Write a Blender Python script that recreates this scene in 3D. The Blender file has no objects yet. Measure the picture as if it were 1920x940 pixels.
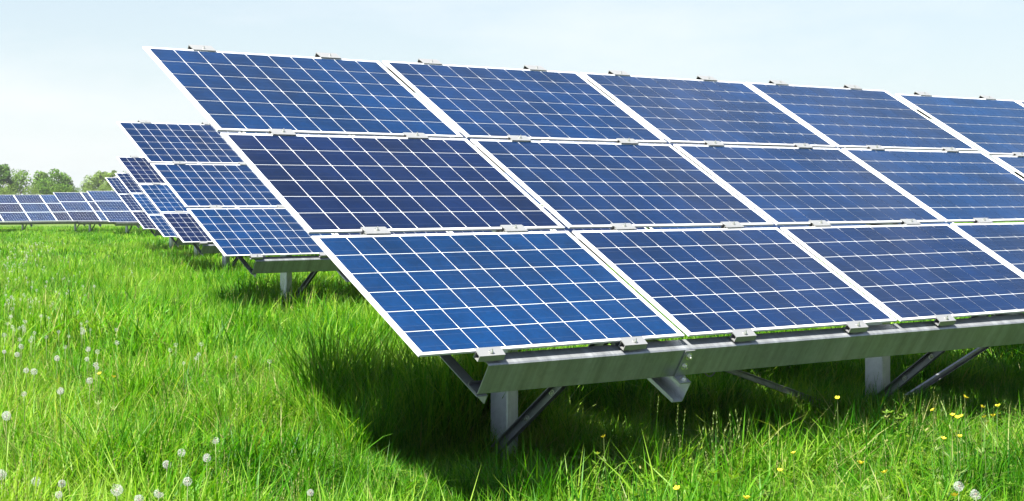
import bpy, bmesh, math, random
import numpy as np
from mathutils import Vector, Matrix

scene = bpy.context.scene
C = scene.collection
rng = random.Random(7)
nrng = np.random.default_rng(11)
R = math.radians

# ------------------------------------------------------------------ camera
CAM_H = 1.55
YAW = R(35.40)
cam_d = bpy.data.cameras.new("camera")
cam = bpy.data.objects.new("camera", cam_d)
C.objects.link(cam)
cam.location = (0, 0, CAM_H)
cam.rotation_euler = (R(90), 0, -YAW)
cam_d.sensor_width = 36
cam_d.lens = 36 * 3010.47 / 1920
cam_d.shift_x = (960 - 704.55) / 1920
cam_d.shift_y = -(470 - 363.0) / 1920
cam_d.clip_start = 0.1
cam_d.clip_end = 6000
scene.camera = cam

# ------------------------------------------------------------------ light
SUN_VEC = Vector((-0.58, -0.11, 1.0)).normalized()          # towards the sun
SUN_EL = math.asin(SUN_VEC.z)
SUN_AZ = math.atan2(SUN_VEC.x, SUN_VEC.y)
world = bpy.data.worlds.new("World")
scene.world = world
world.use_nodes = True
wt = world.node_tree
wt.nodes.clear()
wo = wt.nodes.new('ShaderNodeOutputWorld')
bg = wt.nodes.new('ShaderNodeBackground')
sky = wt.nodes.new('ShaderNodeTexSky')
sky.sky_type = 'NISHITA'
sky.sun_disc = False
sky.sun_elevation = SUN_EL
sky.sun_rotation = SUN_AZ % (2 * math.pi)
sky.altitude = 100
sky.air_density = 1.0
sky.dust_density = 0.35
sky.ozone_density = 1.0
bg.inputs[1].default_value = 0.05
# thin, high cloud veil over the whole sky
tc = wt.nodes.new('ShaderNodeTexCoord')
mp = wt.nodes.new('ShaderNodeMapping')
mp.inputs['Scale'].default_value = (2.0, 2.0, 7.0)
nz = wt.nodes.new('ShaderNodeTexNoise')
nz.inputs['Scale'].default_value = 1.6
nz.inputs['Detail'].default_value = 7
nz.inputs['Roughness'].default_value = 0.55
cr = wt.nodes.new('ShaderNodeValToRGB')
cr.color_ramp.elements[0].position = 0.46
cr.color_ramp.elements[0].color = (0, 0, 0, 1)
cr.color_ramp.elements[1].position = 0.74
cr.color_ramp.elements[1].color = (0.42, 0.42, 0.42, 1)
mx = wt.nodes.new('ShaderNodeMix')
mx.data_type = 'RGBA'
mx.inputs[7].default_value = (4.6, 5.15, 5.4, 1)
wt.links.new(tc.outputs['Generated'], mp.inputs[0])
wt.links.new(mp.outputs[0], nz.inputs['Vector'])
wt.links.new(nz.outputs['Fac'], cr.inputs[0])
# the veil thickens towards the horizon as haze does
sx = wt.nodes.new('ShaderNodeSeparateXYZ')
wt.links.new(tc.outputs['Generated'], sx.inputs[0])
er = wt.nodes.new('ShaderNodeValToRGB')
el = er.color_ramp.elements
el[0].position, el[0].color = 0.0, (.85, .85, .85, 1)
el[1].position, el[1].color = 1.0, (.04, .04, .04, 1)
for p_, c_ in ((0.12, .62), (0.35, .18)):
    e_ = el.new(p_)
    e_.color = (c_, c_, c_, 1)
wt.links.new(sx.outputs['Z'], er.inputs[0])
va = wt.nodes.new('ShaderNodeMath')
va.operation = 'MULTIPLY'
va.inputs[0].default_value = 1.0
va.use_clamp = True
wt.links.new(er.outputs[0], va.inputs[1])
wt.links.new(va.outputs[0], mx.inputs[0])
wt.links.new(sky.outputs[0], mx.inputs[6])
mc = wt.nodes.new('ShaderNodeMix')
mc.data_type = 'RGBA'
mc.inputs[7].default_value = (7.2, 7.05, 7.2, 1)          # thin, faintly warm cloud
wt.links.new(cr.outputs[0], mc.inputs[0])
wt.links.new(mx.outputs[2], mc.inputs[6])
wt.links.new(mc.outputs[2], bg.inputs[0])
wt.links.new(bg.outputs[0], wo.inputs[0])

sun_d = bpy.data.lights.new("sun", 'SUN')
sun_d.energy = 5.0
sun_d.angle = R(0.53)
sun_d.color = (1.0, 0.96, 0.89)
sun = bpy.data.objects.new("sun", sun_d)
C.objects.link(sun)
sun.location = (-20, -5, 40)
sun.rotation_euler = SUN_VEC.to_track_quat('Z', 'Y').to_euler()

scene.view_settings.view_transform = 'Standard'
scene.view_settings.look = 'None'
scene.view_settings.gamma = 1
scene.view_settings.use_curve_mapping = False
scene.view_settings.exposure = 1.75
scene.render.engine = 'CYCLES'
scene.cycles.max_bounces = 6
scene.cycles.diffuse_bounces = 0
scene.cycles.transmission_bounces = 4
scene.cycles.transparent_max_bounces = 8
scene.cycles.caustics_reflective = False
scene.cycles.caustics_refractive = False


# ------------------------------------------------------------------ material helpers
def new_mat(name):
    m = bpy.data.materials.new(name)
    m.use_nodes = True
    m.node_tree.nodes.clear()
    out = m.node_tree.nodes.new('ShaderNodeOutputMaterial')
    return m, m.node_tree, out


def N(t, typ, **kw):
    n = t.nodes.new(typ)
    for k, v in kw.items():
        if k == 'inp':
            for i, val in v.items():
                n.inputs[i].default_value = val
        else:
            setattr(n, k, v)
    return n


def L(t, a, b):
    t.links.new(a, b)


def mixrgb(t, a, b, fac=None, blend='MIX', facv=0.5):
    n = t.nodes.new('ShaderNodeMix')
    n.data_type = 'RGBA'
    n.blend_type = blend
    n.inputs[0].default_value = facv
    for sock, val in ((6, a), (7, b)):
        if isinstance(val, tuple):
            n.inputs[sock].default_value = (*val, 1)
        else:
            t.links.new(val, n.inputs[sock])
    if fac is not None:
        t.links.new(fac, n.inputs[0])
    return n.outputs[2]


def ramp(t, src, stops):
    n = t.nodes.new('ShaderNodeValToRGB')
    e = n.color_ramp.elements
    while len(e) < len(stops):
        e.new(0.5)
    for el, (p, c) in zip(e, stops):
        el.position = p
        el.color = (*c, 1) if isinstance(c, tuple) else (c, c, c, 1)
    t.links.new(src, n.inputs[0])
    return n.outputs[0]


def principled(t, out, color, rough=0.5, metal=0.0, spec=0.5, coat=0.0, coat_rough=0.05):
    b = t.nodes.new('ShaderNodeBsdfPrincipled')
    if isinstance(color, tuple):
        b.inputs['Base Color'].default_value = (*color, 1)
    else:
        t.links.new(color, b.inputs['Base Color'])
    if isinstance(rough, (int, float)):
        b.inputs['Roughness'].default_value = rough
    else:
        t.links.new(rough, b.inputs['Roughness'])
    b.inputs['Metallic'].default_value = metal
    b.inputs['Specular IOR Level'].default_value = spec
    b.inputs['Coat Weight'].default_value = coat
    b.inputs['Coat Roughness'].default_value = coat_rough
    if out is not None:
        t.links.new(b.outputs[0], out.inputs[0])
    return b


# --- galvanised steel
def mat_steel(name, k):
    m, t, o = new_mat(name)
    g = N(t, 'ShaderNodeTexCoord')
    v = N(t, 'ShaderNodeTexVoronoi', inp={'Scale': 38.0})
    L(t, g.outputs['Object'], v.inputs['Vector'])
    n = N(t, 'ShaderNodeTexNoise', inp={'Scale': 2.2, 'Detail': 6.0, 'Roughness': 0.6})
    L(t, g.outputs['Object'], n.inputs['Vector'])
    c1 = ramp(t, n.outputs['Fac'], [(0.3, (0.24, 0.255, 0.265)), (0.7, (0.37, 0.385, 0.395))])
    c2 = mixrgb(t, c1, ramp(t, v.outputs['Color'], [(0.0, (0.26, 0.275, 0.285)), (1.0, (0.40, 0.415, 0.425))]), facv=0.35)
    # rain streaks and grime running across the section
    mp_ = N(t, 'ShaderNodeMapping', inp={'Scale': (9.0, 0.5, 0.5)})
    L(t, g.outputs['Object'], mp_.inputs[0])
    st = N(t, 'ShaderNodeTexNoise', inp={'Scale': 1.0, 'Detail': 5.0, 'Roughness': 0.7})
    L(t, mp_.outputs[0], st.inputs['Vector'])
    sk = ramp(t, st.outputs['Fac'], [(0.35, 0.62 * k), (0.65, 1.1 * k)])
    c2 = mixrgb(t, c2, sk, blend='MULTIPLY', facv=1.0)
    r = ramp(t, st.outputs['Fac'], [(0.3, 0.30), (0.7, 0.50)])
    principled(t, o, c2, r, metal=0.5)
    return m


def mat_alu(name, col, rough, metal=0.55):
    m, t, o = new_mat(name)
    g = N(t, 'ShaderNodeTexCoord')
    n = N(t, 'ShaderNodeTexNoise', inp={'Scale': 9.0, 'Detail': 5.0})
    L(t, g.outputs['Object'], n.inputs['Vector'])
    a = tuple(x * 0.90 for x in col)
    c = ramp(t, n.outputs['Fac'], [(0.3, a), (0.7, col)])
    principled(t, o, c, rough, metal=metal)
    return m


def mat_backsheet():
    m, t, o = new_mat("white_backsheet_under_glass")
    g = N(t, 'ShaderNodeTexCoord')
    n = N(t, 'ShaderNodeTexNoise', inp={'Scale': 3.0, 'Detail': 4.0})
    L(t, g.outputs['Object'], n.inputs['Vector'])
    c = ramp(t, n.outputs['Fac'], [(0.3, (0.76, 0.78, 0.80)), (0.7, (0.84, 0.85, 0.87))])
    principled(t, o, c, 0.35, coat=1.0, coat_rough=0.06)
    return m


def mat_cell(joined):
    m, t, o = new_mat("blue_crystalline_cell_joined" if joined else "blue_crystalline_cell")
    if joined:
        at = N(t, 'ShaderNodeAttribute', attribute_name='tint')
        tint = at.outputs['Fac']
        geo = N(t, 'ShaderNodeNewGeometry')
        rnd = geo.outputs['Random Per Island']
    else:
        at = N(t, 'ShaderNodeAttribute', attribute_name='tint', attribute_type='OBJECT')
        tint = at.outputs['Fac']
        oi = N(t, 'ShaderNodeObjectInfo')
        rnd = oi.outputs['Random']
    blue = ramp(t, tint, [(0.0, (0.0007, 0.0046, 0.0270)), (0.5, (0.0001, 0.0118, 0.0500)), (1.0, (0.0000, 0.0190, 0.0700))])
    # crystal grain, stretched a little, plus broad drift across panels
    g = N(t, 'ShaderNodeNewGeometry')
    v = N(t, 'ShaderNodeTexVoronoi', inp={'Scale': 60.0})
    L(t, g.outputs['Position'], v.inputs['Vector'])
    vv = N(t, 'ShaderNodeSeparateColor')
    L(t, v.outputs['Color'], vv.inputs[0])
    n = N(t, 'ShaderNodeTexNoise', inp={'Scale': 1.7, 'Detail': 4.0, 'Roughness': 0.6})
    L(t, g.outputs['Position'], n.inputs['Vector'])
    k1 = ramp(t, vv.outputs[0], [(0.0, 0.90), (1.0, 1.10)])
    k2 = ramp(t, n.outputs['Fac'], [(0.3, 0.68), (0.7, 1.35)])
    k3 = ramp(t, rnd, [(0.0, 0.90), (1.0, 1.12)])
    c = mixrgb(t, blue, k1, blend='MULTIPLY', facv=1.0)
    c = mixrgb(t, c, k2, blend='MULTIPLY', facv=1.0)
    c = mixrgb(t, c, k3, blend='MULTIPLY', facv=1.0)
    # a thin uneven film of dust on the glass
    d = N(t, 'ShaderNodeTexNoise', inp={'Scale': 5.5, 'Detail': 8.0, 'Roughness': 0.7})
    L(t, g.outputs['Position'], d.inputs['Vector'])
    df = ramp(t, d.outputs['Fac'], [(0.35, 0.0), (0.9, 0.04)])
    c = mixrgb(t, c, (0.06, 0.11, 0.22), fac=df)
    # fine conductor lines across the cell
    w = N(t, 'ShaderNodeAttribute', attribute_name='busbar')
    bl = ramp(t, w.outputs['Fac'], [(0.0, 0.0), (1.0, 0.05)])
    c = mixrgb(t, c, (0.35, 0.42, 0.55), fac=bl)
    b = principled(t, o, c, 0.45, spec=0.05, coat=1.0, coat_rough=0.04)
    b.inputs['Coat IOR'].default_value = 1.34          # anti-reflective solar glass
    return m


def mat_plain(name, col, rough=0.6, metal=0.0):
    m, t, o = new_mat(name)
    g = N(t, 'ShaderNodeTexCoord')
    n = N(t, 'ShaderNodeTexNoise', inp={'Scale': 12.0, 'Detail': 4.0})
    L(t, g.outputs['Object'], n.inputs['Vector'])
    c = ramp(t, n.outputs['Fac'], [(0.3, tuple(x * 0.85 for x in col)), (0.7, col)])
    principled(t, o, c, rough, metal=metal)
    return m


def leaf_shader(t, o, color, trans_col, trans=0.4, rough=0.5, spec=0.35):
    b = principled(t, None, color, rough, spec=spec)
    tr = t.nodes.new('ShaderNodeBsdfTranslucent')
    t.links.new(trans_col, tr.inputs[0])
    mxs = t.nodes.new('ShaderNodeMixShader')
    mxs.inputs[0].default_value = trans
    t.links.new(b.outputs[0], mxs.inputs[1])
    t.links.new(tr.outputs[0], mxs.inputs[2])
    t.links.new(mxs.outputs[0], o.inputs[0])


def mat_grass(name, deep, mid, pale, root):
    m, t, o = new_mat(name)
    g = N(t, 'ShaderNodeNewGeometry')
    oi = N(t, 'ShaderNodeObjectInfo')
    n = N(t, 'ShaderNodeTexNoise', inp={'Scale': 0.55, 'Detail': 4.0, 'Roughness': 0.6})
    L(t, g.outputs['Position'], n.inputs['Vector'])
    ad = N(t, 'ShaderNodeMath', operation='MULTIPLY_ADD')
    L(t, oi.outputs['Random'], ad.inputs[0])
    ad.inputs[1].default_value = 0.34
    L(t, n.outputs['Fac'], ad.inputs[2])
    ri = N(t, 'ShaderNodeMath', operation='MULTIPLY_ADD')
    L(t, g.outputs['Random Per Island'], ri.inputs[0])
    ri.inputs[1].default_value = 0.30
    L(t, ad.outputs[0], ri.inputs[2])
    c = ramp(t, ri.outputs[0], [(0.50, deep), (0.78, mid), (1.12, pale)])
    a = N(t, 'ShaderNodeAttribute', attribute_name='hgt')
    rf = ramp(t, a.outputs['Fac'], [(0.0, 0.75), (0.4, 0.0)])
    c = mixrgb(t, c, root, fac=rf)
    # dry straw-coloured blades here and there
    n3 = N(t, 'ShaderNodeTexNoise', inp={'Scale': 0.28, 'Detail': 3.0})
    L(t, g.outputs['Position'], n3.inputs['Vector'])
    s3 = N(t, 'ShaderNodeMath', operation='MULTIPLY_ADD')
    L(t, n3.outputs['Fac'], s3.inputs[0])
    s3.inputs[1].default_value = 0.34
    L(t, g.outputs['Random Per Island'], s3.inputs[2])
    mr = N(t, 'ShaderNodeMapRange', inp={'From Min': 1.10, 'From Max': 1.14, 'To Max': 0.8})
    L(t, s3.outputs[0], mr.inputs['Value'])
    sf = mr.outputs[0]
    c = mixrgb(t, c, (0.33, 0.30, 0.13), fac=sf)
    tc_ = mixrgb(t, c, (1.25, 1.50, 0.35), blend='MULTIPLY', facv=1.0)
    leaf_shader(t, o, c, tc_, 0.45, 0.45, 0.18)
    return m


M_STEEL = mat_steel('dull_galvanised_steel', 1.12)
M_POST = mat_steel('galvanised_steel_skylit', 2.2)  # purlin steel lightened for posts and rafters: sky light put into the colour
M_FRAME = mat_alu("silver_anodised_frame", (0.86, 0.87, 0.88), 0.42, 0.35)
M_CLAMP = mat_alu("mill_aluminium_clamp", (0.36, 0.365, 0.36), 0.45, 0.5)
M_BOLT = mat_alu("zinc_bolt", (0.66, 0.66, 0.62), 0.3, 0.9)
M_BACK = mat_backsheet()
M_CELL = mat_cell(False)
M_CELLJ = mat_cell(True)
M_BLACK = mat_plain("black_plastic", (0.02, 0.02, 0.022), 0.5)
M_CABLE = mat_plain("grey_cable_sheath", (0.20, 0.20, 0.21), 0.4)
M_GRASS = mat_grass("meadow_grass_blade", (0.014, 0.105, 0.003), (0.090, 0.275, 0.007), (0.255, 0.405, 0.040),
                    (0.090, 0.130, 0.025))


# ------------------------------------------------------------------ mesh helpers
class MB:
    """Collects polygons; build() links them as one mesh object."""

    def __init__(self):
        self.v, self.f = [], []

    def poly(self, pts, faces):
        b = len(self.v)
        self.v += [tuple(p) for p in pts]
        self.f += [tuple(b + i for i in fc) for fc in faces]

    def box(self, x0, x1, y0, y1, z0, z1):
        p = [(x, y, z) for z in (z0, z1) for y in (y0, y1) for x in (x0, x1)]
        self.poly(p, [(0, 2, 3, 1), (4, 5, 7, 6), (0, 1, 5, 4), (2, 6, 7, 3), (0, 4, 6, 2), (1, 3, 7, 5)])

    def extrude(self, prof, fa, fb):
        """prof: closed 2-D outline; fa/fb map (a,b)->3-D at either end."""
        n = len(prof)
        self.poly([fa(*q) for q in prof] + [fb(*q) for q in prof],
                  [(i, (i + 1) % n, n + (i + 1) % n, n + i) for i in range(n)])

    def strip_profile(self, path, th, fa, fb):
        """Thin-walled open section: centre-line path thickened by th and extruded."""
        pts = [Vector(p) for p in path]
        left, right = [], []
        for i, p in enumerate(pts):
            a = pts[max(i - 1, 0)]
            c = pts[min(i + 1, len(pts) - 1)]
            d1 = (p - a).normalized() if i > 0 else (c - p).normalized()
            d2 = (c - p).normalized() if i < len(pts) - 1 else d1
            nrm = Vector((-(d1 + d2).y, (d1 + d2).x)).normalized()
            k = 1.0 / max(0.4, nrm.dot(Vector((-d1.y, d1.x))))
            left.append(p + nrm * th * 0.5 * k)
            right.append(p - nrm * th * 0.5 * k)
        n = len(pts)
        A = [fa(*q) for q in left] + [fa(*q) for q in right]
        B = [fb(*q) for q in left] + [fb(*q) for q in right]
        f = []
        for i in range(n - 1):
            f.append((i, i + 1, 2 * n + i + 1, 2 * n + i))
            f.append((n + i + 1, n + i, 3 * n + i, 3 * n + i + 1))
            f.append((i, n + i, n + i + 1, i + 1))
            f.append((2 * n + i + 1, 3 * n + i + 1, 3 * n + i, 2 * n + i))
        f.append((0, 2 * n, 3 * n, n))
        f.append((n - 1, 2 * n - 1, 4 * n - 1, 3 * n - 1))
        self.poly(A + B, f)

    def tube(self, pts, rad, sides=6):
        pts = [Vector(p) for p in pts]
        n = len(pts)
        rr = rad if isinstance(rad, (list, tuple)) else [rad] * n
        V = []
        for i, p in enumerate(pts):
            d = (pts[min(i + 1, n - 1)] - pts[max(i - 1, 0)]).normalized()
            a = d.cross(Vector((0, 0, 1)))
            if a.length < 1e-3:
                a = d.cross(Vector((0, 1, 0)))
            a.normalize()
            b = d.cross(a)
            for k in range(sides):
                an = 2 * math.pi * k / sides
                V.append(p + (a * math.cos(an) + b * math.sin(an)) * rr[i])
        F = []
        for i in range(n - 1):
            for k in range(sides):
                F.append((i * sides + k, i * sides + (k + 1) % sides, (i + 1) * sides + (k + 1) % sides, (i + 1) * sides + k))
        F.append(tuple(range(sides))[::-1])
        F.append(tuple((n - 1) * sides + k for k in range(sides)))
        self.poly(V, F)

    def mesh(self, name, mat, fix=True):
        me = bpy.data.meshes.new(name)
        me.from_pydata(self.v, [], self.f)
        if fix:
            bm = bmesh.new()
            bm.from_mesh(me)
            bmesh.ops.recalc_face_normals(bm, faces=bm.faces)
            bm.to_mesh(me)
            bm.free()
        me.materials.append(mat)
        me.update()
        return me


def obj(name, me, parent=None, loc=(0, 0, 0), rot=None):
    o = bpy.data.objects.new(name, me)
    C.objects.link(o)
    o.location = loc
    if rot is not None:
        o.rotation_euler = rot
    if parent is not None:
        o.parent = parent
    return o


def tag(o, label=None, cat=None, group=None, kind=None):
    if label:
        o['label'] = label
    if cat:
        o['category'] = cat
    if group:
        o['group'] = group
    if kind:
        o['kind'] = kind
    return o


def smooth(me):
    me.polygons.foreach_set('use_smooth', [True] * len(me.polygons))
    return me


# ------------------------------------------------------------------ terrain
def gz(y):
    if y <= 15:
        return 0.0
    if y <= 110:
        return -0.0125 * (y - 15)
    return -0.0125 * 95


def make_ground():
    xs = [-900, -400, -200, -100] + list(range(-60, 161, 4)) + [200, 300, 450, 700, 1100]
    ys = [-300, -120, -60] + list(range(-30, 131, 4)) + [160, 220, 300, 420, 600, 900, 1500]
    V, F = [], []
    for y in ys:
        for x in xs:
            z = gz(y)
            if -40 < x < 150 and -20 < y < 125:
                z += 0.025 * math.sin(x * 0.9 + 1.3) * math.sin(y * 0.7) + 0.02 * math.sin(x * 2.1 + y * 1.7)
            V.append((x, y, z - 0.02))
    nx = len(xs)
    for j in range(len(ys) - 1):
        for i in range(nx - 1):
            F.append((j * nx + i, j * nx + i + 1, (j + 1) * nx + i + 1, (j + 1) * nx + i))
    m, t, o = new_mat("meadow_soil_and_turf")
    g = N(t, 'ShaderNodeNewGeometry')
    n = N(t, 'ShaderNodeTexNoise', inp={'Scale': 3.0, 'Detail': 9.0, 'Roughness': 0.7})
    L(t, g.outputs['Position'], n.inputs['Vector'])
    n2 = N(t, 'ShaderNodeTexNoise', inp={'Scale': 0.12, 'Detail': 5.0})
    L(t, g.outputs['Position'], n2.inputs['Vector'])
    c1 = ramp(t, n.outputs['Fac'], [(0.3, (0.030, 0.045, 0.012)), (0.7, (0.085, 0.150, 0.022))])
    c = mixrgb(t, c1, (0.12, 0.19, 0.03), fac=n2.outputs['Fac'])
    b = principled(t, o, c, 0.9, spec=0.2)
    bp = N(t, 'ShaderNodeBump', inp={'Strength': 0.6, 'Distance': 0.05})
    L(t, n.outputs['Fac'], bp.inputs['Height'])
    L(t, bp.outputs[0], b.inputs['Normal'])
    me = bpy.data.meshes.new('ground')
    me.from_pydata(V, [], F)
    me.materials.append(m)
    smooth(me)
    o = obj('ground', me)
    tag(o, 'gently falling meadow ground under the grass', 'ground', kind='structure')


make_ground()

# ------------------------------------------------------------------ solar arrays
TILT = math.atan2(0.50722, 0.86182)
CW, CH_ = 1.587, 0.951            # cell field of one panel
PW, PH = 1.650, 0.992             # outer frame
PITCH_U = 1.6811
ROW_V = (0.0, 1.0198, 2.0472)
ROW_U = (0.0, 0.0039, -0.0023)
FT = 0.009                        # thin laminate edging
GAP, GAPV = 0.0045, 0.0060
cu = (CW + GAP) / 10
cv = (CH_ + GAPV) / 6

sv, cvv = math.sin(TILT), math.cos(TILT)


def P(u, v, n):
    """Rack coordinates (along, down the slope, behind the glass) -> local metres."""
    return Vector((u, -v * cvv + n * sv, -v * sv - n * cvv))


def cell_geom():
    """One cell: a thin slab with clipped corners and two conductor strips in its top face."""
    hx, hy, c = (cu - GAP) / 2, (cv - GAPV) / 2, 0.0012
    ys = [-hy, -0.0415, -0.0385, 0.0385, 0.0415, hy]
    V, F, B = [], [], []
    for z in (0.0014, 0.0):
        for y in ys:
            inset = c if abs(y) == hy else 0
            V += [(-hx + inset, y, z), (hx - inset, y, z)]
    for i in range(5):
        F.append((2 * i, 2 * i + 1, 2 * i + 3, 2 * i + 2))
        B.append(1.0 if i in (1, 3) else 0.0)
    n = 12
    rim = [0, 1, 3, 5, 7, 9, 11, 10, 8, 6, 4, 2]
    for i in range(len(rim)):
        a, b = rim[i], rim[(i + 1) % len(rim)]
        F.append((b, a, a + n, b + n))
        B.append(0.0)
    return V, F, B


CV, CF, CB = cell_geom()
cell_me = bpy.data.meshes.new('cell')
cell_me.from_pydata(CV, [], CF)
ca = cell_me.attributes.new('busbar', 'FLOAT', 'FACE')
ca.data.foreach_set('value', CB)
cell_me.materials.append(M_CELL)


def cell_centre(i, j):
    return (-CW / 2 + (cu - GAP) / 2 + i * cu, CH_ / 2 - (cv - GAPV) / 2 - j * cv)


# laminate (white backsheet under glass); top face at z=0
mb = MB()
mb.box(-PW / 2 + 0.009, PW / 2 - 0.009, -PH / 2 + 0.009, PH / 2 - 0.009, -0.006, 0.0)
lam_me = mb.mesh('solar_panel', M_BACK)
# frame: lip on top, outer wall, bottom return
mb = MB()
prof = [(0, 0.0012), (0.001, 0.0020), (0.0105, 0.0020), (0.0115, 0.0004), (0.0085, 0.0002), (0.0085, -FT), (0.001, -FT), (0.0, -FT + 0.001)]
hx, hy = PW / 2, PH / 2
ring = []
for sx, sy in ((-1, -1), (1, -1), (1, 1), (-1, 1)):
    ring.append([(sx * (hx - d), sy * (hy - d), z) for d, z in prof])
for k in range(4):
    a, b = ring[k], ring[(k + 1) % 4]
    n = len(prof)
    mb.poly(a + b, [(i, (i + 1) % n, n + (i + 1) % n, n + i) for i in range(n)])
frame_me = mb.mesh('frame', M_FRAME)
mb = MB()
mb.box(-0.06, 0.06, -0.05, 0.05, -0.030, -0.0065)
mb.box(-0.02, 0.0, -0.09, -0.051, -0.022, -0.012)
jb_me = mb.mesh('junction_box', M_BLACK)


def hexbolt(rad, h, name='bolt'):
    m_ = MB()
    top = [(rad * math.cos(R(60 * k)), rad * math.sin(R(60 * k))) for k in range(6)]
    m_.poly([(x, y, 0) for x, y in top] + [(x, y, h * 0.8) for x, y in top] + [(x * .82, y * .82, h) for x, y in top],
            [(i, (i + 1) % 6, 6 + (i + 1) % 6, 6 + i) for i in range(6)] +
            [(6 + i, 6 + (i + 1) % 6, 12 + (i + 1) % 6, 12 + i) for i in range(6)] + [tuple(range(12, 18))])
    # washer and thread end
    w = [(rad * 1.6 * math.cos(R(30 * k)), rad * 1.6 * math.sin(R(30 * k))) for k in range(12)]
    m_.poly([(x, y, -0.0005) for x, y in w] + [(x, y, 0.002) for x, y in w],
            [(i, (i + 1) % 12, 12 + (i + 1) % 12, 12 + i) for i in range(12)] + [tuple(range(12, 24))])
    s = rad * 0.5
    w = [(s * math.cos(R(60 * k)), s * math.sin(R(60 * k))) for k in range(6)]
    m_.poly([(x, y, h * 0.9) for x, y in w] + [(x, y, h * 1.9) for x, y in w],
            [(i, (i + 1) % 6, 6 + (i + 1) % 6, 6 + i) for i in range(6)] + [tuple(range(6, 12))])
    return m_.mesh(name, M_BOLT)


bolt_me = hexbolt(0.0075, 0.009)
big_bolt_me = hexbolt(0.0125, 0.011)

# clamps, local frame: x along the purlin, y up the slope, z out of the glass (z=0 glass plane)
CL = 0.150


def clamp_mid():
    m_ = MB()
    path = [(-0.028, 0.0048), (-0.012, 0.0055), (-0.010, -0.0415), (0.010, -0.0415), (0.012, 0.0055), (0.028, 0.0048)]
    m_.strip_profile(path, 0.004, lambda a, b: (-CL / 2, a, b), lambda a, b: (CL / 2, a, b))
    # raised cap plate with a shallow ridge
    path = [(-0.030, 0.0082), (-0.012, 0.0105), (0.012, 0.0105), (0.030, 0.0082)]
    m_.strip_profile(path, 0.004, lambda a, b: (-CL / 2 + 0.002, a, b), lambda a, b: (CL / 2 - 0.002, a, b))
    return m_.mesh('clamp', M_CLAMP)


def clamp_end(sgn, dp=0.037):
    m_ = MB()
    # hollow section standing on the purlin flange beside the frame, lip over the frame
    path = [(0.000, -0.0290), (-dp, -0.0290), (-dp, -0.003 if sgn > 0 else 0.004), (0.012, 0.0065)]
    path = [(a * sgn, b) for a, b in path]
    m_.strip_profile(path, 0.004, lambda a, b: (-CL / 2, a, b), lambda a, b: (CL / 2, a, b))
    path = [(-0.004, -0.0265), (-0.004, 0.0010)]
    path = [(a * sgn, b) for a, b in path]
    m_.strip_profile(path, 0.004, lambda a, b: (-CL / 2 + .001, a, b), lambda a, b: (CL / 2 - .001, a, b))
    ya, yb = sorted((-0.030 * sgn, -0.006 * sgn))
    m_.box(-0.026, 0.026, ya, yb, -0.0430, -0.0312)
    return m_.mesh('clamp', M_CLAMP)


cl_mid = clamp_mid()
cl_low = clamp_end(1)
cl_top = clamp_end(-1, 0.056)


def purlin_mesh(length):
    m_ = MB()
    # (v, n): top flange behind the panels, web across, bottom flange with lip
    path = [(-0.075, 0.064), (-0.075, 0.0455), (-0.006, 0.0455), (0.0, 0.0500), (0.0, 0.205), (-0.006, 0.2105),
            (-0.075, 0.2105), (-0.075, 0.192)]
    m_.strip_profile(path, 0.004, lambda a, b: P(0, a, b), lambda a, b: P(length, a, b))
    return m_.mesh('purlin', M_STEEL)


def rafter_mesh(v0, v1):
    m_ = MB()
    path = [(-0.070, 0.232), (-0.070, 0.215), (-0.005, 0.215), (0.0, 0.220), (0.0, 0.322), (-0.005, 0.327),
            (-0.070, 0.327), (-0.070, 0.310)]
    m_.strip_profile(path, 0.004, lambda a, b: P(a, v0, b), lambda a, b: P(a, v1, b))
    return m_.mesh('rafter', M_POST)


def post_mesh(h):
    m_ = MB()
    path = [(0.075, 0.052), (0.075, 0.073), (0.005, 0.073), (0.0, 0.068), (0.0, -0.068), (0.005, -0.073),
            (0.075, -0.073), (0.075, -0.052)]
    m_.strip_profile(path, 0.005, lambda a, b: (a, b, 0.0), lambda a, b: (a, b, h))
    return m_.mesh('post', M_POST)


def channel(a, b, w, d, name, side=Vector((1, 0, 0))):
    """Small U channel from point a to b."""
    a, b = Vector(a), Vector(b)
    ax = (b - a).normalized()
    s = (side - ax * side.dot(ax)).normalized()
    n = ax.cross(s)
    m_ = MB()
    path = [(d, -w / 2), (0, -w / 2), (0, w / 2), (d, w / 2)]
    m_.strip_profile(path, 0.005, lambda p, q: a + s * p + n * q, lambda p, q: b + s * p + n * q)
    return m_.mesh(name, M_STEEL)


def bracket_mesh():
    """Angle bracket: plate up the purlin web, foot on the rafter (local: x along, y up slope, z out of glass)."""
    m_ = MB()
    m_.box(-0.033, 0.033, -0.008, -0.0025, -0.218, -0.052)
    m_.box(-0.038, 0.038, -0.062, -0.0085, -0.2125, -0.2065)
    return m_.mesh('bracket', M_STEEL)


purl_me = {}
raft_me = rafter_mesh(-0.10, 3.125)
brk_me = bracket_mesh()
TABLE_N = 0


def cell_attr_mesh(name, panels):
    """All cells of the given panels (matrix, tint) joined."""
    nv = len(CV)
    base = np.array(CV)
    V, F, B, T = [], [], [], []
    off = 0
    for mat4, tint in panels:
        m3 = np.array(mat4.to_3x3())
        tr = np.array(mat4.translation)
        for j in range(6):
            for i in range(10):
                x, y = cell_centre(i, j)
                V.append((base + [x, y, 0.0004]) @ m3.T + tr)
                F += [tuple(off + q for q in fc) for fc in CF]
                B += CB
                T += [tint] * len(CF)
                off += nv
    me = bpy.data.meshes.new(name)
    me.from_pydata(np.concatenate(V).tolist(), [], F)
    a = me.attributes.new('busbar', 'FLOAT', 'FACE')
    a.data.foreach_set('value', B)
    a = me.attributes.new('tint', 'FLOAT', 'FACE')
    a.data.foreach_set('value', T)
    me.materials.append(M_CELLJ)
    return me


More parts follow.
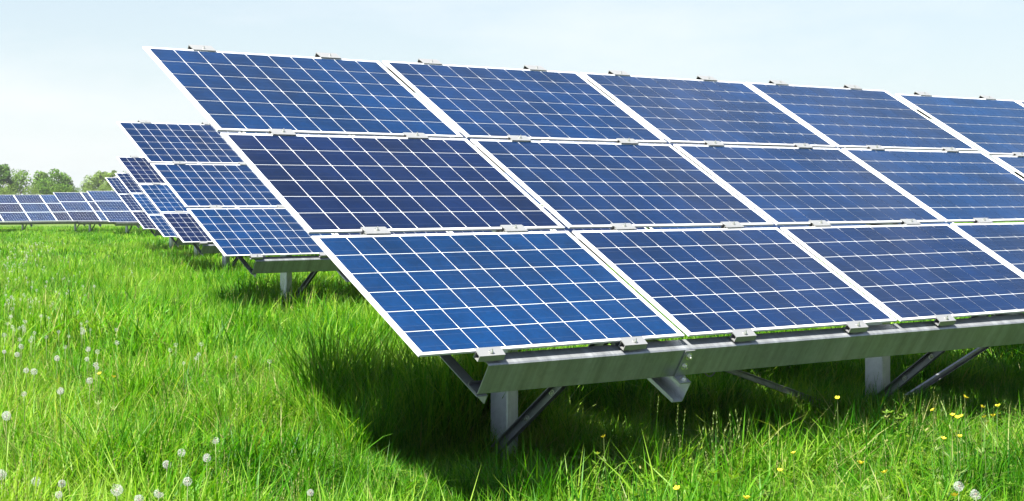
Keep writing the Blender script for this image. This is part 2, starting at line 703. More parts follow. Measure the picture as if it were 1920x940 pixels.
def solar_array(T, label, cols=range(4), single=(), detail=2, tints=None, seed=0, posts=(1.60, 4.95), extra=False):
    """T: world point of the upper left cell corner. single: panels (row, col) whose cells are objects of their own."""
    rr = random.Random(100 + seed)
    T = Vector(T)
    base = Vector((T.x, T.y - 2.584 + 1.40, gz(T.y)))
    root = bpy.data.objects.new('solar_array', None)
    C.objects.link(root)
    root.location = base
    tag(root, label, 'solar array', 'solar arrays in parallel rows')
    off = T - base
    rot = (TILT, 0, 0)
    cols = list(cols)
    joined = []
    for r in range(3):
        for c in cols:
            u = ROW_U[r] + c * PITCH_U + CW / 2 + rr.uniform(-.0015, .0015)
            v = ROW_V[r] + CH_ / 2
            pr = (TILT + R(rr.uniform(-.22, .22)), R(rr.uniform(-.15, .15)), R(rr.uniform(-.05, .05)))
            p = obj('solar_panel', lam_me, root, off + P(u, v, 0), pr)
            obj('frame', frame_me, p)
            if detail >= 1:
                obj('junction_box', jb_me, p, (0, PH / 2 - 0.12, 0))
            tint = (tints or {}).get((r, c), rr.choice((0.1, 0.35, 0.6, 0.8, 1.0)))
            if (r, c) in single:
                for j in range(6):
                    for i in range(10):
                        x, y = cell_centre(i, j)
                        o = obj('cell', cell_me, p, (x, y, 0.0004))
                        o['tint'] = float(tint)
            else:
                m4 = Matrix.Translation(off + P(u, v, 0)) @ Matrix.Rotation(pr[2], 4, 'Z') @ Matrix.Rotation(pr[1], 4, 'Y') @ Matrix.Rotation(pr[0], 4, 'X')
                joined.append((m4, tint))
    if joined:
        o = obj('cell_field', cell_attr_mesh('cell_field', joined), root)
        o['kind'] = 'stuff'
    # purlins
    c0, c1 = cols[0], cols[-1]
    u0 = c0 * PITCH_U + 0.345
    u1 = c1 * PITCH_U + CW - 0.325
    ln = u1 - u0
    key = round(ln, 3)
    if key not in purl_me:
        purl_me[key] = purlin_mesh(ln)
    for v in (0.0 - 0.02, 1.02, 2.045, 3.067):
        obj('purlin', purl_me[key], root, off + P(u0, v, 0))
    # clamps
    if detail >= 1:
        for k, v in enumerate((-0.0205, 0.9855, 1.9995, 3.0185)):
            for c in cols:
                for du in (0.358, 1.252):
                    me = (cl_top, cl_mid, cl_mid, cl_low)[k]
                    o = obj('clamp', me, root, off + P(c * PITCH_U + du + rr.uniform(-.008, .008), v, 0), (TILT, 0, R(rr.uniform(-.6, .6))))
                    if detail >= 2:
                        z = 0.0128 if k in (1, 2) else 0.0035
                        y = 0.0 if k in (1, 2) else (-0.018 if k == 3 else 0.018)
                        obj('bolt', bolt_me, o, (0.004, y, z))
    # rafters, posts, braces
    for q, pu in enumerate(posts):
        obj('rafter', raft_me, root, off + P(pu + 0.075, 0, 0))
        X, Y = pu, 0.0
        # rafter underside height above the post
        v_at = (off.y - 0.0) / cvv           # slope distance where y = 0 on the glass plane
        top = off.z - v_at * sv - 0.335 / cvv
        h = top + 0.55
        pm = post_mesh(h)
        obj('post', pm, root, (off.x + X, 0, -0.55))
        a = Vector((off.x + X - 0.006, 0.05, 0.06))
        b = Vector((off.x + X - 0.006, -0.98, 0.87))
        br = channel(a, b, 0.055, 0.03, 'brace', Vector((-1, 0, 0)))
        o = obj('brace', br, root)
        if detail >= 2:
            for f_ in (0.3, 0.5):
                pos = a.lerp(b, f_)
                bo = obj('bolt', big_bolt_me, o, pos + Vector((-0.004, 0, 0)), (0, R(-90), 0))
        if detail >= 1:
            bk = obj('bracket', brk_me, root, off + P(pu + 0.035, 3.067, 0), rot)
            for z in (-0.085, -0.145):
                obj('bolt', big_bolt_me, bk, (0.004, -0.0082, z), (R(90), 0, 0))
            obj('bolt', big_bolt_me, bk, (0.004, -0.036, -0.2062))
    # edge strut between the two lowest purlins at the open end
    m_ = MB()
    path = [(0.0, 0.216), (0.062, 0.216), (0.062, 0.262)]
    m_.strip_profile(path, 0.004, lambda a, b: P(a, 2.0, b), lambda a, b: P(a, 3.075, b))
    es = m_.mesh('edge_strut', M_STEEL)
    obj('edge_strut', es, root, off + P(u0 - 0.004, 0, 0))
    if extra:
        xa = off.x + posts[0] + 0.04
        xb = off.x + posts[1] + 0.04
        for p0, p1 in (((xa, 0.10, 1.03), (xb, 0.10, -0.02)), ((xb + 0.1, 0.115, -0.02), (xb + 3.30, 0.115, 1.03))):
            obj('tie_bar', channel(p0, p1, 0.035, 0.02, 'tie_bar', Vector((0, -1, 0))), root)
        # a slack cable loop under the lowest purlin
        m_ = MB()
        pts = []
        for k in range(13):
            s = k / 12
            pts.append(P(1.95 + 0.24 * s, 2.86 - 0.03 * s, 0.20) + Vector((0, 0, -0.17 * math.sin(math.pi * s) ** 0.8)))
        m_.tube(pts, 0.0035, 6)
        obj('cable', smooth(m_.mesh('cable', M_CABLE)), root, off)
    return root


S5 = {(2, 0), (2, 1), (1, 0), (2, 2), (1, 1)}
solar_array((4.248, 8.207, 2.3743), 'large solar array with a bolted angle bracket and a hanging cable under its front beam',
            single=S5, seed=1, extra=True,
            tints={(0, 0): .75, (0, 1): .6, (0, 2): .7, (0, 3): .75, (1, 0): .12, (1, 1): .45, (1, 2): .6, (1, 3): .8,
                   (2, 0): .9, (2, 1): .45, (2, 2): .35, (2, 3): .5})
solar_array((11.010, 8.155, 2.3475), 'solar array continuing the bracketed array along the same row past a wide gap',
            single={(0, 0), (0, 1), (1, 0)}, seed=2, detail=2)
solar_array((8.74, 17.665, 2.407), 'solar array in the row directly behind the array with the hanging cable',
            single={(0, 0), (1, 0), (2, 0)}, seed=3, tints={(0, 0): .45, (1, 0): .6, (2, 0): .75})
solar_array((15.50, 17.63, 2.395), 'solar array continuing the second row beyond the array with the hanging cable', seed=13, detail=0)
solar_array((13.544, 27.414, 2.226), 'solar array two rows behind the array with the hanging cable', seed=4, detail=1,
            tints={(0, 0): .05, (1, 0): .85, (2, 0): .02})
solar_array((18.011, 36.581, 2.051), 'solar array three rows behind the array with the hanging cable', seed=5, detail=1,
            tints={(0, 0): .2, (1, 0): 1., (2, 0): .7})
solar_array((22.0, 45.371, 2.031), 'solar array four rows behind the array with the hanging cable', seed=6, detail=1,
            tints={(0, 0): .3, (1, 0): .25, (2, 0): .0})
solar_array((35.568, 75.538, 1.664), 'small distant solar array standing first of the three far rows before the trees', seed=7, detail=0,
            tints={(0, 0): .9, (1, 0): .8, (2, 0): .5})
solar_array((37.135, 83.197, 1.591), 'small distant solar array standing second of the three far rows before the trees', seed=8, detail=0)
solar_array((38.383, 91.72, 1.45), 'long distant solar array standing last of the far rows before the trees', cols=range(-3, 3), seed=9, detail=0,
            posts=(-3.4, 0.0, 3.4))


# ------------------------------------------------------------------ plants
def img_to_world(x, y, z):
    """Ground position seen at a photograph pixel for a thing of height z."""
    f, cx, cy = 3010.47, 704.55, 363.0
    right, depth, down = (x - cx) / f, 1.0, (y - cy) / f
    s = (CAM_H - z) / down
    fx, fy = math.sin(YAW), math.cos(YAW)
    return Vector((fx * s + fy * right * s, fy * s - fx * right * s, z))


def finish_plant(name, V, F, H, mats, mi=None):
    me = bpy.data.meshes.new(name)
    me.from_pydata(V, [], F)
    a = me.attributes.new('hgt', 'FLOAT', 'POINT')
    a.data.foreach_set('value', H)
    for m in mats:
        me.materials.append(m)
    if mi:
        me.polygons.foreach_set('material_index', mi)
    return me


def blade(V, F, H, root, phi, h, lean, w, droop=0.0, segs=4, hmax=0.5, tw=None):
    """A grass blade: curved ribbon tapering to a point."""
    d = Vector((math.cos(phi), math.sin(phi), 0))
    tw = phi + math.pi / 2 + (rng.uniform(-.9, .9) if tw is None else tw)
    s = Vector((math.cos(tw), math.sin(tw), 0))
    b = len(V)
    for i in range(segs + 1):
        t_ = i / segs
        out = lean * (t_ ** 1.8) + droop * 0.55 * max(0, t_ - 0.5) * 2
        up = h * (t_ - droop * 0.75 * max(0, t_ - 0.55) ** 1.5 * 2)
        p = Vector(root) + d * (out * h) + Vector((0, 0, up))
        if i == segs:
            V.append(tuple(p))
            H.append(min(1, p.z / hmax))
        else:
            ww = w * (1.0, 1.0, 0.85, 0.6, 0.35)[min(i, 4)] * 0.5
            V += [tuple(p - s * ww), tuple(p + s * ww)]
            H += [min(1, p.z / hmax)] * 2
    for i in range(segs - 1):
        F.append((b + 2 * i, b + 2 * i + 1, b + 2 * i + 3, b + 2 * i + 2))
    F.append((b + 2 * segs - 2, b + 2 * segs - 1, b + 2 * segs))


def tuft(n, rad, h0, h1, w0, w1):
    V, F, H = [], [], []
    for _ in range(n):
        a, r_ = rng.uniform(0, 6.283), rad * math.sqrt(rng.random())
        h = rng.uniform(h0, h1)
        blade(V, F, H, (r_ * math.cos(a), r_ * math.sin(a), -0.02), rng.uniform(0, 6.283), h, rng.choice((.08, .2, .3, .45, .7)) * rng.uniform(.6, 1.3),
              rng.uniform(w0, w1), droop=rng.choice((0, 0, 0.3, 0.7, 1.0)) * rng.random(), segs=4)
    return V, F, H


def seed_grass(n, rad, h0, h1):
    V, F, H = tuft(9, rad, 0.15, 0.3, .003, .006)
    mi = [0] * len(F)
    for _ in range(n):
        a, r_ = rng.uniform(0, 6.283), rad * math.sqrt(rng.random())
        h = rng.uniform(h0, h1)
        root = Vector((r_ * math.cos(a), r_ * math.sin(a), -0.02))
        phi, lean = rng.uniform(0, 6.283), rng.uniform(0.02, 0.25)
        d = Vector((math.cos(phi), math.sin(phi), 0))
        n0 = len(F)
        blade(V, F, H, root, phi, h, lean, .0032, 0, 4)
        mi += [0] * (len(F) - n0)
        # head: short overlapping spikelets along the top
        n0 = len(F)
        ln = rng.uniform(.05, .10)
        for k in range(14):
            t_ = 1 - (ln / h) * (k / 14)
            p = root + d * (lean * t_ ** 1.8 * h) + Vector((0, 0, h * t_))
            an = k * 2.4
            o_ = Vector((math.cos(an), math.sin(an), 2.2)).normalized() * .011
            s = Vector((-math.sin(an), math.cos(an), 0)) * .0020
            b = len(V)
            V += [tuple(p - s), tuple(p + s), tuple(p + o_)]
            H += [1, 1, 1]
            F.append((b, b + 1, b + 2))
        mi += [1] * (len(F) - n0)
    return V, F, H, mi


def weed(h0, h1, stems, lf, whorl=5):
    """Leafy herb: upright stems with whorls of small pointed leaves."""
    V, F, H = [], [], []
    for _ in range(stems):
        a, r_ = rng.uniform(0, 6.283), 0.05 * math.sqrt(rng.random())
        h = rng.uniform(h0, h1)
        root = Vector((r_ * math.cos(a), r_ * math.sin(a), -0.02))
        phi, lean = rng.uniform(0, 6.283), rng.uniform(0.05, 0.4)
        d = Vector((math.cos(phi), math.sin(phi), 0))
        blade(V, F, H, root, phi, h, lean, .0035, 0, 4)
        k = 0.25
        while k < 1.0:
            p = root + d * (lean * k ** 1.8 * h) + Vector((0, 0, h * k))
            a0 = rng.uniform(0, 6.28)
            for q in range(whorl):
                an = a0 + q * 6.283 / whorl
                o_ = Vector((math.cos(an), math.sin(an), rng.uniform(.1, .9))).normalized()
                ll = lf * rng.uniform(.7, 1.2) * (1.15 - .6 * k)
                s = Vector((-math.sin(an), math.cos(an), 0)) * ll * .22
                b = len(V)
                V += [tuple(p), tuple(p + o_ * ll * .5 - s), tuple(p + o_ * ll), tuple(p + o_ * ll * .5 + s)]
                H += [min(1, p.z * 2)] * 4
                F.append((b, b + 1, b + 2, b + 3))
            k += rng.uniform(.09, .14)
    return V, F, H


M_SEED = mat_grass("grass_seed_head", (0.15, 0.22, 0.05), (0.22, 0.27, 0.08), (0.33, 0.32, 0.15), (0.2, 0.24, 0.08))
M_WEED = mat_grass("meadow_herb_leaf", (0.075, 0.17, 0.015), (0.13, 0.24, 0.02), (0.20, 0.30, 0.04), (0.09, 0.15, 0.02))

protos = bpy.data.collections.new('grass_prototypes')      # not linked to the scene: only instanced
names = []


def add_proto(me):
    o = bpy.data.objects.new('tuft_%02d' % len(names), me)
    protos.objects.link(o)
    names.append(o.name)


for k in range(7):
    add_proto(finish_plant('tuft', *tuft(40, .085, .18, .40 + .03 * (k % 3), .0045, .0105), [M_GRASS]))          # 0-6 leafy tufts
for k in range(3):
    V, F, H, mi = seed_grass(6, .09, .34, .52)
    add_proto(finish_plant('tuft', V, F, H, [M_GRASS, M_SEED], mi))                                           # 7-9 seeding stalks
for k in range(3):
    add_proto(finish_plant('tuft', *weed(.18, .36, 6, .045, 5 + k % 2), [M_WEED]))                             # 10-12 herbs
for k in range(5):
    add_proto(finish_plant('tuft', *tuft(95, .30, .20, .50, .009, .017), [M_GRASS]))                           # 13-17 mid patches
for k in range(4):
    add_proto(finish_plant('tuft', *tuft(110, .75, .18, .36, .022, .040), [M_GRASS]))                          # 18-21 far patches
for k in range(3):
    add_proto(finish_plant('tuft', *tuft(20, .07, .36, .60, .005, .009), [M_GRASS]))                           # 22-24 tall coarse tufts


def wedge_points(d0, d1, dens, a0=R(17), a1=R(63), margin=1.2):
    area = 0.5 * (a1 - a0) * (d1 ** 2 - d0 ** 2)
    n = int(area * dens)
    d = np.sqrt(nrng.uniform(d0 ** 2, d1 ** 2, n))
    a = nrng.uniform(a0, a1, n)
    return np.c_[d * np.sin(a), d * np.cos(a)]


pts, idx, scl = [], [], []


def scatter(d0, d1, dens, choices, s0, s1, keep=None, **kw):
    xy = wedge_points(d0, d1, dens, **kw)
    if keep is not None:
        xy = xy[keep(xy)]
    n = len(xy)
    pts.append(xy)
    idx.append(nrng.choice(choices, n))
    scl.append(nrng.uniform(s0, s1, n))


def patchy(lo, freq=0.9, seed=0.0):
    def f(xy):
        v = np.sin(xy[:, 0] * freq + 1.7 * np.sin(xy[:, 1] * freq * .6 + seed)) + np.sin(xy[:, 1] * freq * 1.3 + seed * 2 + np.sin(xy[:, 0] * freq * .8))
        return v + nrng.normal(0, .5, len(xy)) > lo
    return f


scatter(4.0, 13.5, 115, range(0, 7), .75, 1.15, a0=R(10), a1=R(66))
scatter(4.0, 13.5, 16, (7, 8, 9), .65, 1.05, patchy(.2), a0=R(10), a1=R(66))
scatter(4.0, 13.5, 26, (10, 11, 12), .6, 1.0, patchy(.1, 1.4, 2.0), a0=R(10), a1=R(66))
scatter(4.0, 16, 7, (22, 23, 24), .6, .95, patchy(.7, .7, 4.0), a0=R(10), a1=R(66))
scatter(13.5, 32, 22, range(13, 18), .75, 1.1, a0=R(14), a1=R(64))
scatter(13.5, 30, 4, (7, 8, 9), .8, 1.1, patchy(.2), a0=R(14), a1=R(64))
scatter(14, 60, 3, (7, 8, 9), .9, 1.2, patchy(-.2, .4, 1.0), a0=R(18), a1=R(34))
scatter(32, 125, 2.6, range(18, 22), .75, 1.1, a0=R(16), a1=R(60))
xy = np.concatenate(pts)
ids = np.concatenate(idx).astype(np.int32)
sc_ = np.concatenate(scl)
# the strip under the front edge of the first array was seen to carry taller, coarser grass in its back corner
ty = nrng.uniform(7.2, 8.35, 330)
tall = np.c_[4.40 + (ty - 5.63) * .321 + nrng.uniform(.05, 1.5, 330), ty]
xy = np.concatenate([xy, tall])
ids = np.concatenate([ids, nrng.choice((22, 23, 24), len(tall)).astype(np.int32)])
sc_ = np.concatenate([sc_, nrng.uniform(.95, 1.4, len(tall))])
front = np.c_[nrng.uniform(4.2, 9.5, 170), nrng.uniform(4.3, 5.65, 170)]
xy = np.concatenate([xy, front])
ids = np.concatenate([ids, nrng.choice((7, 10, 11, 12, 10, 11, 12, 10, 11, 12), len(front)).astype(np.int32)])
sc_ = np.concatenate([sc_, nrng.uniform(.75, 1.25, len(front))])
under = np.c_[nrng.uniform(4.6, 14.0, 1500), nrng.uniform(5.9, 8.6, 1500)]
xy = np.concatenate([xy, under])
ids = np.concatenate([ids, nrng.choice(range(7), len(under)).astype(np.int32)])
sc_ = np.concatenate([sc_, nrng.uniform(.8, 1.1, len(under))])
# tussocks: growth height drifts over a metre or so
wob = np.zeros(len(xy))
for k_ in range(9):
    a_, f_ = nrng.uniform(0, 6.283), nrng.uniform(1.2, 5.0)
    wob += np.sin((xy[:, 0] * np.cos(a_) + xy[:, 1] * np.sin(a_)) * f_ + nrng.uniform(0, 6.283)) / 2.1
sc_ *= np.clip(.88 + .22 * wob, .5, 1.4)
for tx, ty_ in ((8.74, 17.66), (13.54, 27.41), (18.01, 36.58), (22.0, 45.37), (35.6, 75.5), (37.1, 83.2), (33.5, 91.7)):
    n_ = 260
    b_ = np.c_[tx + nrng.uniform(.2, 5.5, n_), ty_ - 2.584 + nrng.uniform(0.2, 2.9, n_)]
    xy = np.concatenate([xy, b_])
    ids = np.concatenate([ids, nrng.choice((22, 23, 24), n_).astype(np.int32)])
    sc_ = np.concatenate([sc_, nrng.uniform(.6, 1.0, n_)])
low = (xy[:, 0] > 4.6) & (xy[:, 0] < 14) & (xy[:, 1] > 5.75) & (xy[:, 1] < 7.25)
sc_[low] *= .62                                  # thinner growth in the permanent shade under the rack
npt = len(xy)
co = np.c_[xy, [gz(y) - 0.02 for y in xy[:, 1]]]
gm = bpy.data.meshes.new('meadow_grass')
gm.vertices.add(npt)
gm.vertices.foreach_set('co', co.ravel())
a = gm.attributes.new('pick', 'INT', 'POINT')
a.data.foreach_set('value', ids)
a = gm.attributes.new('size', 'FLOAT', 'POINT')
a.data.foreach_set('value', sc_)
a = gm.attributes.new('turn', 'FLOAT_VECTOR', 'POINT')
a.data.foreach_set('vector', np.c_[nrng.normal(0, .07, npt), nrng.normal(0, .07, npt), nrng.uniform(0, 6.283, npt)].ravel())
gm.materials.append(M_GRASS)
meadow = obj('meadow_grass', gm)
tag(meadow, 'tall bright green meadow grass with herbs and seeding stalks', 'grass', kind='stuff')
ng = bpy.data.node_groups.new('scatter_grass', 'GeometryNodeTree')
ng.interface.new_socket('Geometry', in_out='INPUT', socket_type='NodeSocketGeometry')
ng.interface.new_socket('Geometry', in_out='OUTPUT', socket_type='NodeSocketGeometry')
gi = ng.nodes.new('NodeGroupInput')
go = ng.nodes.new('NodeGroupOutput')
ci = ng.nodes.new('GeometryNodeCollectionInfo')
ci.inputs['Collection'].default_value = protos
ci.inputs['Separate Children'].default_value = True
ci.inputs['Reset Children'].default_value = True
iop = ng.nodes.new('GeometryNodeInstanceOnPoints')
iop.inputs['Pick Instance'].default_value = True


def named(nm, typ):
    n_ = ng.nodes.new('GeometryNodeInputNamedAttribute')
    n_.data_type = typ
    n_.inputs['Name'].default_value = nm
    return n_.outputs['Attribute']


ng.links.new(gi.outputs[0], iop.inputs['Points'])
ng.links.new(ci.outputs[0], iop.inputs['Instance'])
ng.links.new(named('pick', 'INT'), iop.inputs['Instance Index'])
ng.links.new(named('turn', 'FLOAT_VECTOR'), iop.inputs['Rotation'])
ng.links.new(named('size', 'FLOAT'), iop.inputs['Scale'])
ng.links.new(iop.outputs[0], go.inputs[0])
md = meadow.modifiers.new('scatter', 'NODES')
md.node_group = ng

# ------------------------------------------------------------------ dandelion clocks


def mat_petal(name, col, trans):
    m, t, o = new_mat(name)
    g = N(t, 'ShaderNodeNewGeometry')
    c = ramp(t, g.outputs['Random Per Island'], [(0.0, tuple(x * .85 for x in col)), (1.0, col)])
    leaf_shader(t, o, c, c, trans, 0.6, 0.3)
    return m


M_FLUFF = mat_petal('white_seed_fluff', (0.80, 0.80, 0.76), 0.45)
M_YELLOW = mat_petal('yellow_petal', (0.85, 0.74, 0.04), 0.25)
M_STALK = mat_plain('plant_stalk', (0.14, 0.20, 0.05), 0.5)
M_RECEP = mat_plain('brown_seed_core', (0.22, 0.16, 0.07), 0.7)


def fib_sphere(n):
    for i in range(n):
        z = 1 - 2 * (i + .5) / n
        r_ = math.sqrt(1 - z * z)
        a_ = i * 2.399963
        yield Vector((r_ * math.cos(a_), r_ * math.sin(a_), z))


def clock_head(rad, n, star, wd=.075, blown=0.0):
    V, F = [], []
    r0 = rad
    for d in fib_sphere(n):
        if blown and d.x + .6 * d.z > 1.1 - blown:
            continue                                  # part of the seeds already flown off
        rad = r0 * rng.uniform(.86, 1.06)
        d = (d + Vector((rng.gauss(0, .06), rng.gauss(0, .06), rng.gauss(0, .06)))).normalized()
        s = d.cross(Vector((.3, .5, .8))).normalized()
        w = d.cross(s)
        b = len(V)
        V += [tuple(d * .004 - s * .0003), tuple(d * .004 + s * .0003), tuple(d * rad * .78)]
        F.append((b, b + 1, b + 2))
        for q in range(star):
            an = q * 6.283 / star + rng.random()
            e = s * math.cos(an) + w * math.sin(an)
            e2 = d.cross(e)
            tip = d * rad * .98 + e * rad * .34
            b = len(V)
            V += [tuple(d * rad * .78), tuple(tip - e2 * rad * wd), tuple(tip + e2 * rad * wd)]
            F.append((b, b + 1, b + 2))
    me = bpy.data.meshes.new('seed_head')
    me.from_pydata(V, [], F)
    me.materials.append(M_FLUFF)
    return me


def icoball(rad, mat, name, flat=1.0):
    bm = bmesh.new()
    bmesh.ops.create_icosphere(bm, subdivisions=1, radius=rad)
    for v in bm.verts:
        v.co.z *= flat
    me = bpy.data.meshes.new(name)
    bm.to_mesh(me)
    bm.free()
    me.materials.append(mat)
    return me


heads = [clock_head(.0205, 72, 8, .025), clock_head(.018, 64, 8, .025), clock_head(.019, 50, 8, .025, .6), clock_head(.020, 66, 8, .025, .35)]
far_heads = [clock_head(.017, 22, 4, .06), clock_head(.015, 20, 4, .06), clock_head(.016, 20, 4, .06, .5)]
core_me = icoball(.0055, M_RECEP, 'seed_core', .8)
stem_cache = {}


def stem_mesh(h, lean=0.0, rad=.0022):
    key = (round(h, 2), round(lean, 2), rad)
    if key not in stem_cache:
        m_ = MB()
        m_.tube([(-lean * (1 - k / 4) ** 2, 0, -h * (1 - k / 4)) for k in range(5)], [rad * 1.3, rad * 1.2, rad, rad, rad * .9], 5)
        stem_cache[key] = smooth(m_.mesh('stem', M_STALK))
    return stem_cache[key]


def dandelion(x, y, z, near):
    p = img_to_world(x, y, z)
    g = gz(p.y)
    if g < 0:                                     # falling ground: solve again with the head above that ground
        for _ in range(4):
            p = img_to_world(x, y, z + gz(p.y))
        g = gz(p.y)
    root = bpy.data.objects.new('dandelion_clock', None)
    C.objects.link(root)
    root.location = (p.x, p.y, g)
    root.rotation_euler = (0, 0, rng.uniform(0, 6.28))
    h = p.z - g
    if near:
        tag(root, 'single dandelion clock with a round white seed head in the grass', 'dandelion', 'dandelion clocks in the meadow')
    else:
        tag(root, 'tiny distant white dandelion clock in the crowd along the open meadow', 'dandelion', 'distant dandelion clocks')
    s = rng.choice((.7, .85, .95, 1.0, 1.1)) * rng.uniform(.94, 1.06)
    hd = obj('seed_head', rng.choice(heads if near else far_heads), root, (0, 0, h), (rng.uniform(-.3, .3), rng.uniform(-.3, .3), 0))
    hd.scale = (s, s, s)
    obj('stem', stem_mesh(h - .004 + .03, round(rng.choice((.02, .04, .06)), 2)), root, (0, 0, h - .004))
    if near:
        obj('seed_core', core_me, root, (0, 0, h))
    return root


near_px = [(340, 849), (313, 871), (388, 859), (404, 826), (116, 907), (110, 928), (68, 903), (219, 919), (298, 925), (582, 924),
           (261, 937), (1830, 927), (1798, 912), (45, 739), (179, 684), (165, 655), (12, 780), (3, 890), (49, 695), (64, 697),
           (163, 674), (182, 690), (168, 714), (113, 733), (107, 672), (8, 660), (32, 665), (40, 650), (352, 903)]
for x, y in near_px:
    dandelion(x, y, rng.uniform(.38, .45), True)
for k in range(300):
    u_ = rng.random()
    if u_ < .30:
        x, y = rng.gauss(55, 50), rng.gauss(510, 40)
    elif u_ < .58:
        q_ = rng.random()
        x, y = 10 + 75 * q_ + rng.gauss(0, 16), 500 - 48 * q_ + rng.gauss(0, 7)
    elif u_ < .76:
        x, y = rng.uniform(0, 170), rng.uniform(555, 640)
    elif u_ < .82:
        x, y = rng.gauss(400, 110), rng.gauss(650, 16)
    else:
        x, y = rng.uniform(0, 260), rng.uniform(432, 560)
    if not (-10 < x < 560 and 430 < y < 690) or x > 215 + (y - 430) * 1.2:
        continue
    dandelion(x, y, rng.uniform(.36, .46), False)

# ------------------------------------------------------------------ buttercups


def cup_head():
    m_ = MB()
    for q in range(5):
        an = q * 6.283 / 5
        d = Vector((math.cos(an), math.sin(an), 0))
        s = Vector((-d.y, d.x, 0))
        z = Vector((0, 0, 1))
        m_.poly([d * .0015, d * .006 + s * .0055 + z * .0035, d * .0125 + s * .006 + z * .010, d * .0145 + z * .0115,
                 d * .0125 - s * .006 + z * .010, d * .006 - s * .0055 + z * .0035], [(0, 1, 2, 3, 4, 5)])
    m_.poly([(.003 * math.cos(R(60 * k)), .003 * math.sin(R(60 * k)), .005) for k in range(6)], [tuple(range(6))])
    return m_.mesh('flower', M_YELLOW, fix=False)


cup_me = cup_head()


def cup_stem(h):
    m_ = MB()
    lean = rng.uniform(.02, .08)
    m_.tube([(-lean * (1 - k / 4) ** 2, 0, -h * (1 - k / 4)) for k in range(5)], [.0018, .0016, .0014, .0012, .001], 5)
    for k in range(3):
        z = -h * rng.uniform(.25, .6)
        an = rng.uniform(0, 6.28)
        for q in (-.5, 0, .5):
            d = Vector((math.cos(an + q), math.sin(an + q), .5)).normalized()
            s = Vector((-math.sin(an + q), math.cos(an + q), 0)) * .004
            p = Vector((-lean * .2, 0, z))
            m_.poly([p, p + d * .03 - s, p + d * .055, p + d * .03 + s], [(0, 1, 2, 3)])
    return m_.mesh('stem', M_STALK, fix=False)


for x, y in [(1809, 746), (1841, 764), (1871, 763), (1750, 770), (1786, 780), (1795, 785), (1803, 782), (1846, 783), (1862, 781),
             (1132, 820), (1800, 820), (1769, 824), (1488, 851), (1462, 884), (1613, 870), (1660, 887), (1270, 918), (1400, 936),
             (1790, 931), (187, 702), (212, 708), (1570, 748)]:
    z = .52 if y < 800 else .42
    p = img_to_world(x, y, z)
    root = bpy.data.objects.new('buttercup', None)
    C.objects.link(root)
    root.location = (p.x, p.y, 0)
    root.rotation_euler = (0, 0, rng.uniform(0, 6.28))
    tag(root, 'small yellow buttercup on a thin stem above the grass', 'flower', 'buttercups in the meadow')
    hd = obj('flower', cup_me, root, (0, 0, z), (rng.uniform(-.5, .5), rng.uniform(-.5, .5), 0))
    s = rng.uniform(.75, 1.05)
    hd.scale = (s, s, s)
    obj('stem', cup_stem(z + .02), root, (0, 0, z))

# ------------------------------------------------------------------ trees on the horizon


def mat_leaf(name, a, b):
    m, t, o = new_mat(name)
    g = N(t, 'ShaderNodeNewGeometry')
    oi = N(t, 'ShaderNodeObjectInfo')
    n = N(t, 'ShaderNodeTexNoise', inp={'Scale': .35, 'Detail': 3.0})
    L(t, g.outputs['Position'], n.inputs['Vector'])
    ad = N(t, 'ShaderNodeMath', operation='MULTIPLY_ADD')
    L(t, g.outputs['Random Per Island'], ad.inputs[0])
    ad.inputs[1].default_value = .35
    L(t, n.outputs['Fac'], ad.inputs[2])
    c = ramp(t, ad.outputs[0], [(.35, a), (.95, b)])
    leaf_shader(t, o, c, c, .35, .6, .2)
    return m


M_LEAF = [mat_leaf('tree_leaf_mid', (.085, .18, .012), (.17, .31, .028)),
          mat_leaf('tree_leaf_dark', (.055, .14, .010), (.12, .25, .020)),
          mat_leaf('tree_leaf_pale', (.13, .22, .028), (.22, .34, .05))]
M_BARK = mat_plain('tree_bark', (.12, .09, .06), .9)


def crown_mesh(h, w, kind, seed, lobes=16, leaves=2600):
    r_ = random.Random(seed)
    L_ = []
    for k in range(lobes):
        t_ = r_.random()
        zc = h * (.30 + .62 * t_)
        sp = w * .5 * (1.0 - .75 * max(0, t_ - .25)) * .75
        a_ = r_.uniform(0, 6.283)
        q = sp * math.sqrt(r_.random())
        L_.append((Vector((q * math.cos(a_), q * math.sin(a_), zc)), w * r_.uniform(.13, .24)))
    V, F = [], []
    for k in range(leaves):
        c, rad = r_.choice(L_)
        d = Vector((r_.gauss(0, 1), r_.gauss(0, 1), r_.gauss(0, 1))).normalized()
        p = c + d * rad * (r_.random() ** .35)
        if p.z < h * .06:
            continue
        s = r_.uniform(.14, .30) * (h / 9)
        n_ = (d + Vector((r_.gauss(0, .7), r_.gauss(0, .7), r_.gauss(0, .7)))).normalized()
        a_ = n_.cross(Vector((.2, .4, .9))).normalized()
        b_ = n_.cross(a_)
        b = len(V)
        V += [tuple(p - a_ * s), tuple(p - b_ * s * .7), tuple(p + a_ * s), tuple(p + b_ * s * .7)]
        F.append((b, b + 1, b + 2, b + 3))
    me = bpy.data.meshes.new('crown')
    me.from_pydata(V, [], F)
    me.materials.append(M_LEAF[kind])
    return me


def trunk_mesh(h, seed):
    r_ = random.Random(seed)
    m_ = MB()
    m_.tube([(0, 0, -.5), (.05, 0, h * .2), (0, .06, h * .45), (.1, 0, h * .8)], [h * .03, h * .025, h * .017, h * .005], 7)
    for k in range(6):
        a_ = k * 1.05 + r_.random()
        z = h * r_.uniform(.22, .55)
        e = h * .25
        m_.tube([(0, 0, z), (e * .5 * math.cos(a_), e * .5 * math.sin(a_), z + e * .45), (e * math.cos(a_), e * math.sin(a_), z + e * .8)],
                [h * .012, h * .008, h * .003], 5)
    return smooth(m_.mesh('trunk', M_BARK))


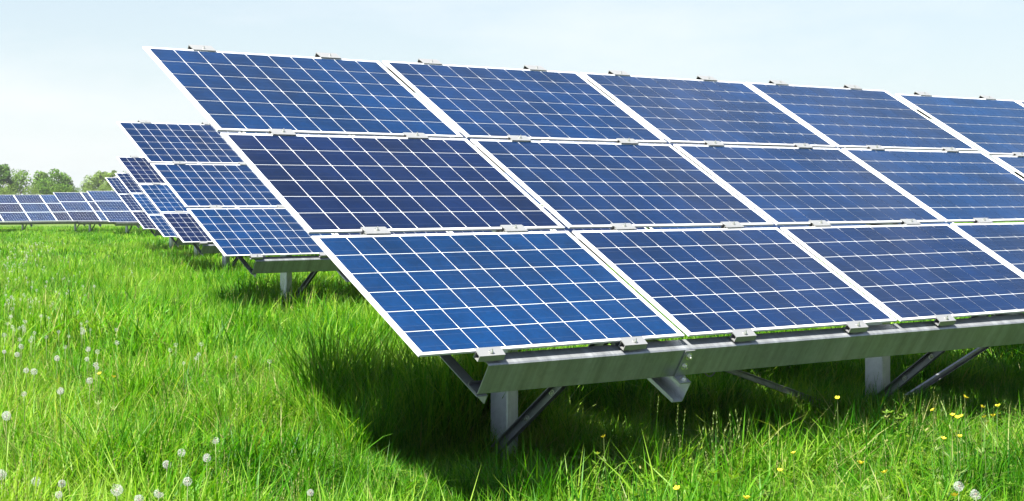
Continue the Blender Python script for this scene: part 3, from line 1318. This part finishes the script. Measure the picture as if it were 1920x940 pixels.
TREE_LABELS = ['mid green rounded tree in the far tree line behind the arrays',
               'dark green dense tree in the far tree line behind the arrays',
               'pale hazy green tree in the far tree line behind the arrays']
# pixel column, pixel row of the top, depth, width in pixels, kind
trees = [(-75, 318, 330, 70, 0), (-30, 312, 345, 60, 1), (5, 308, 330, 44, 1), (38, 321, 345, 66, 0), (78, 322, 350, 50, 0), (98, 314, 325, 70, 1),
         (122, 326, 340, 50, 0), (172, 330, 380, 50, 2), (189, 319, 390, 44, 2), (207, 318, 385, 40, 2), (236, 326, 380, 60, 2), (275, 322, 390, 70, 2),
         (-140, 316, 340, 80, 0), (-200, 320, 335, 80, 1)]
bushes = [(-40, 345, 300, 60, 2), (12, 347, 300, 60, 2), (60, 349, 300, 55, 2), (105, 345, 300, 50, 0), (140, 350, 305, 34, 0), (160, 348, 330, 30, 2),
          (200, 348, 330, 50, 2)]
for k, (x, y, dep, w, kind) in enumerate(trees + bushes):
    f_ = 3010.47
    rgt = (x - 704.55) / f_ * dep
    X = math.sin(YAW) * dep + math.cos(YAW) * rgt
    Y = math.cos(YAW) * dep - math.sin(YAW) * rgt
    top = CAM_H + (363.0 - y) / f_ * dep
    g = gz(Y)
    h = top - g
    bush = k >= len(trees)
    root = bpy.data.objects.new('bush' if bush else 'tree', None)
    C.objects.link(root)
    root.location = (X, Y, g)
    if bush:
        tag(root, 'low light green bush at the foot of the far trees', 'bush', 'bushes at the foot of the tree line')
    else:
        tag(root, TREE_LABELS[kind], 'tree', 'trees of the far tree line')
    obj('crown', crown_mesh(h, w / f_ * dep, kind, 50 + k, lobes=14 if bush else 18, leaves=1400 if bush else 2600), root)
    obj('trunk', trunk_mesh(h * .9, k), root)

# ------------------------------------------------------------------ air
mb = MB()
mb.box(-1200, 1400, -500, 1800, -2.6, 14.0)
hm, ht, ho = new_mat('pale_summer_haze')
pv = ht.nodes.new('ShaderNodeVolumePrincipled')
pv.inputs['Color'].default_value = (0.93, 0.96, 1.0, 1)
pv.inputs['Density'].default_value = 0.0002
pv.inputs['Anisotropy'].default_value = 0.3
ht.links.new(pv.outputs[0], ho.inputs['Volume'])
hz = obj('haze', mb.mesh('haze', hm))
tag(hz, 'thin pale summer haze in the air over the whole field', 'haze', kind='stuff')
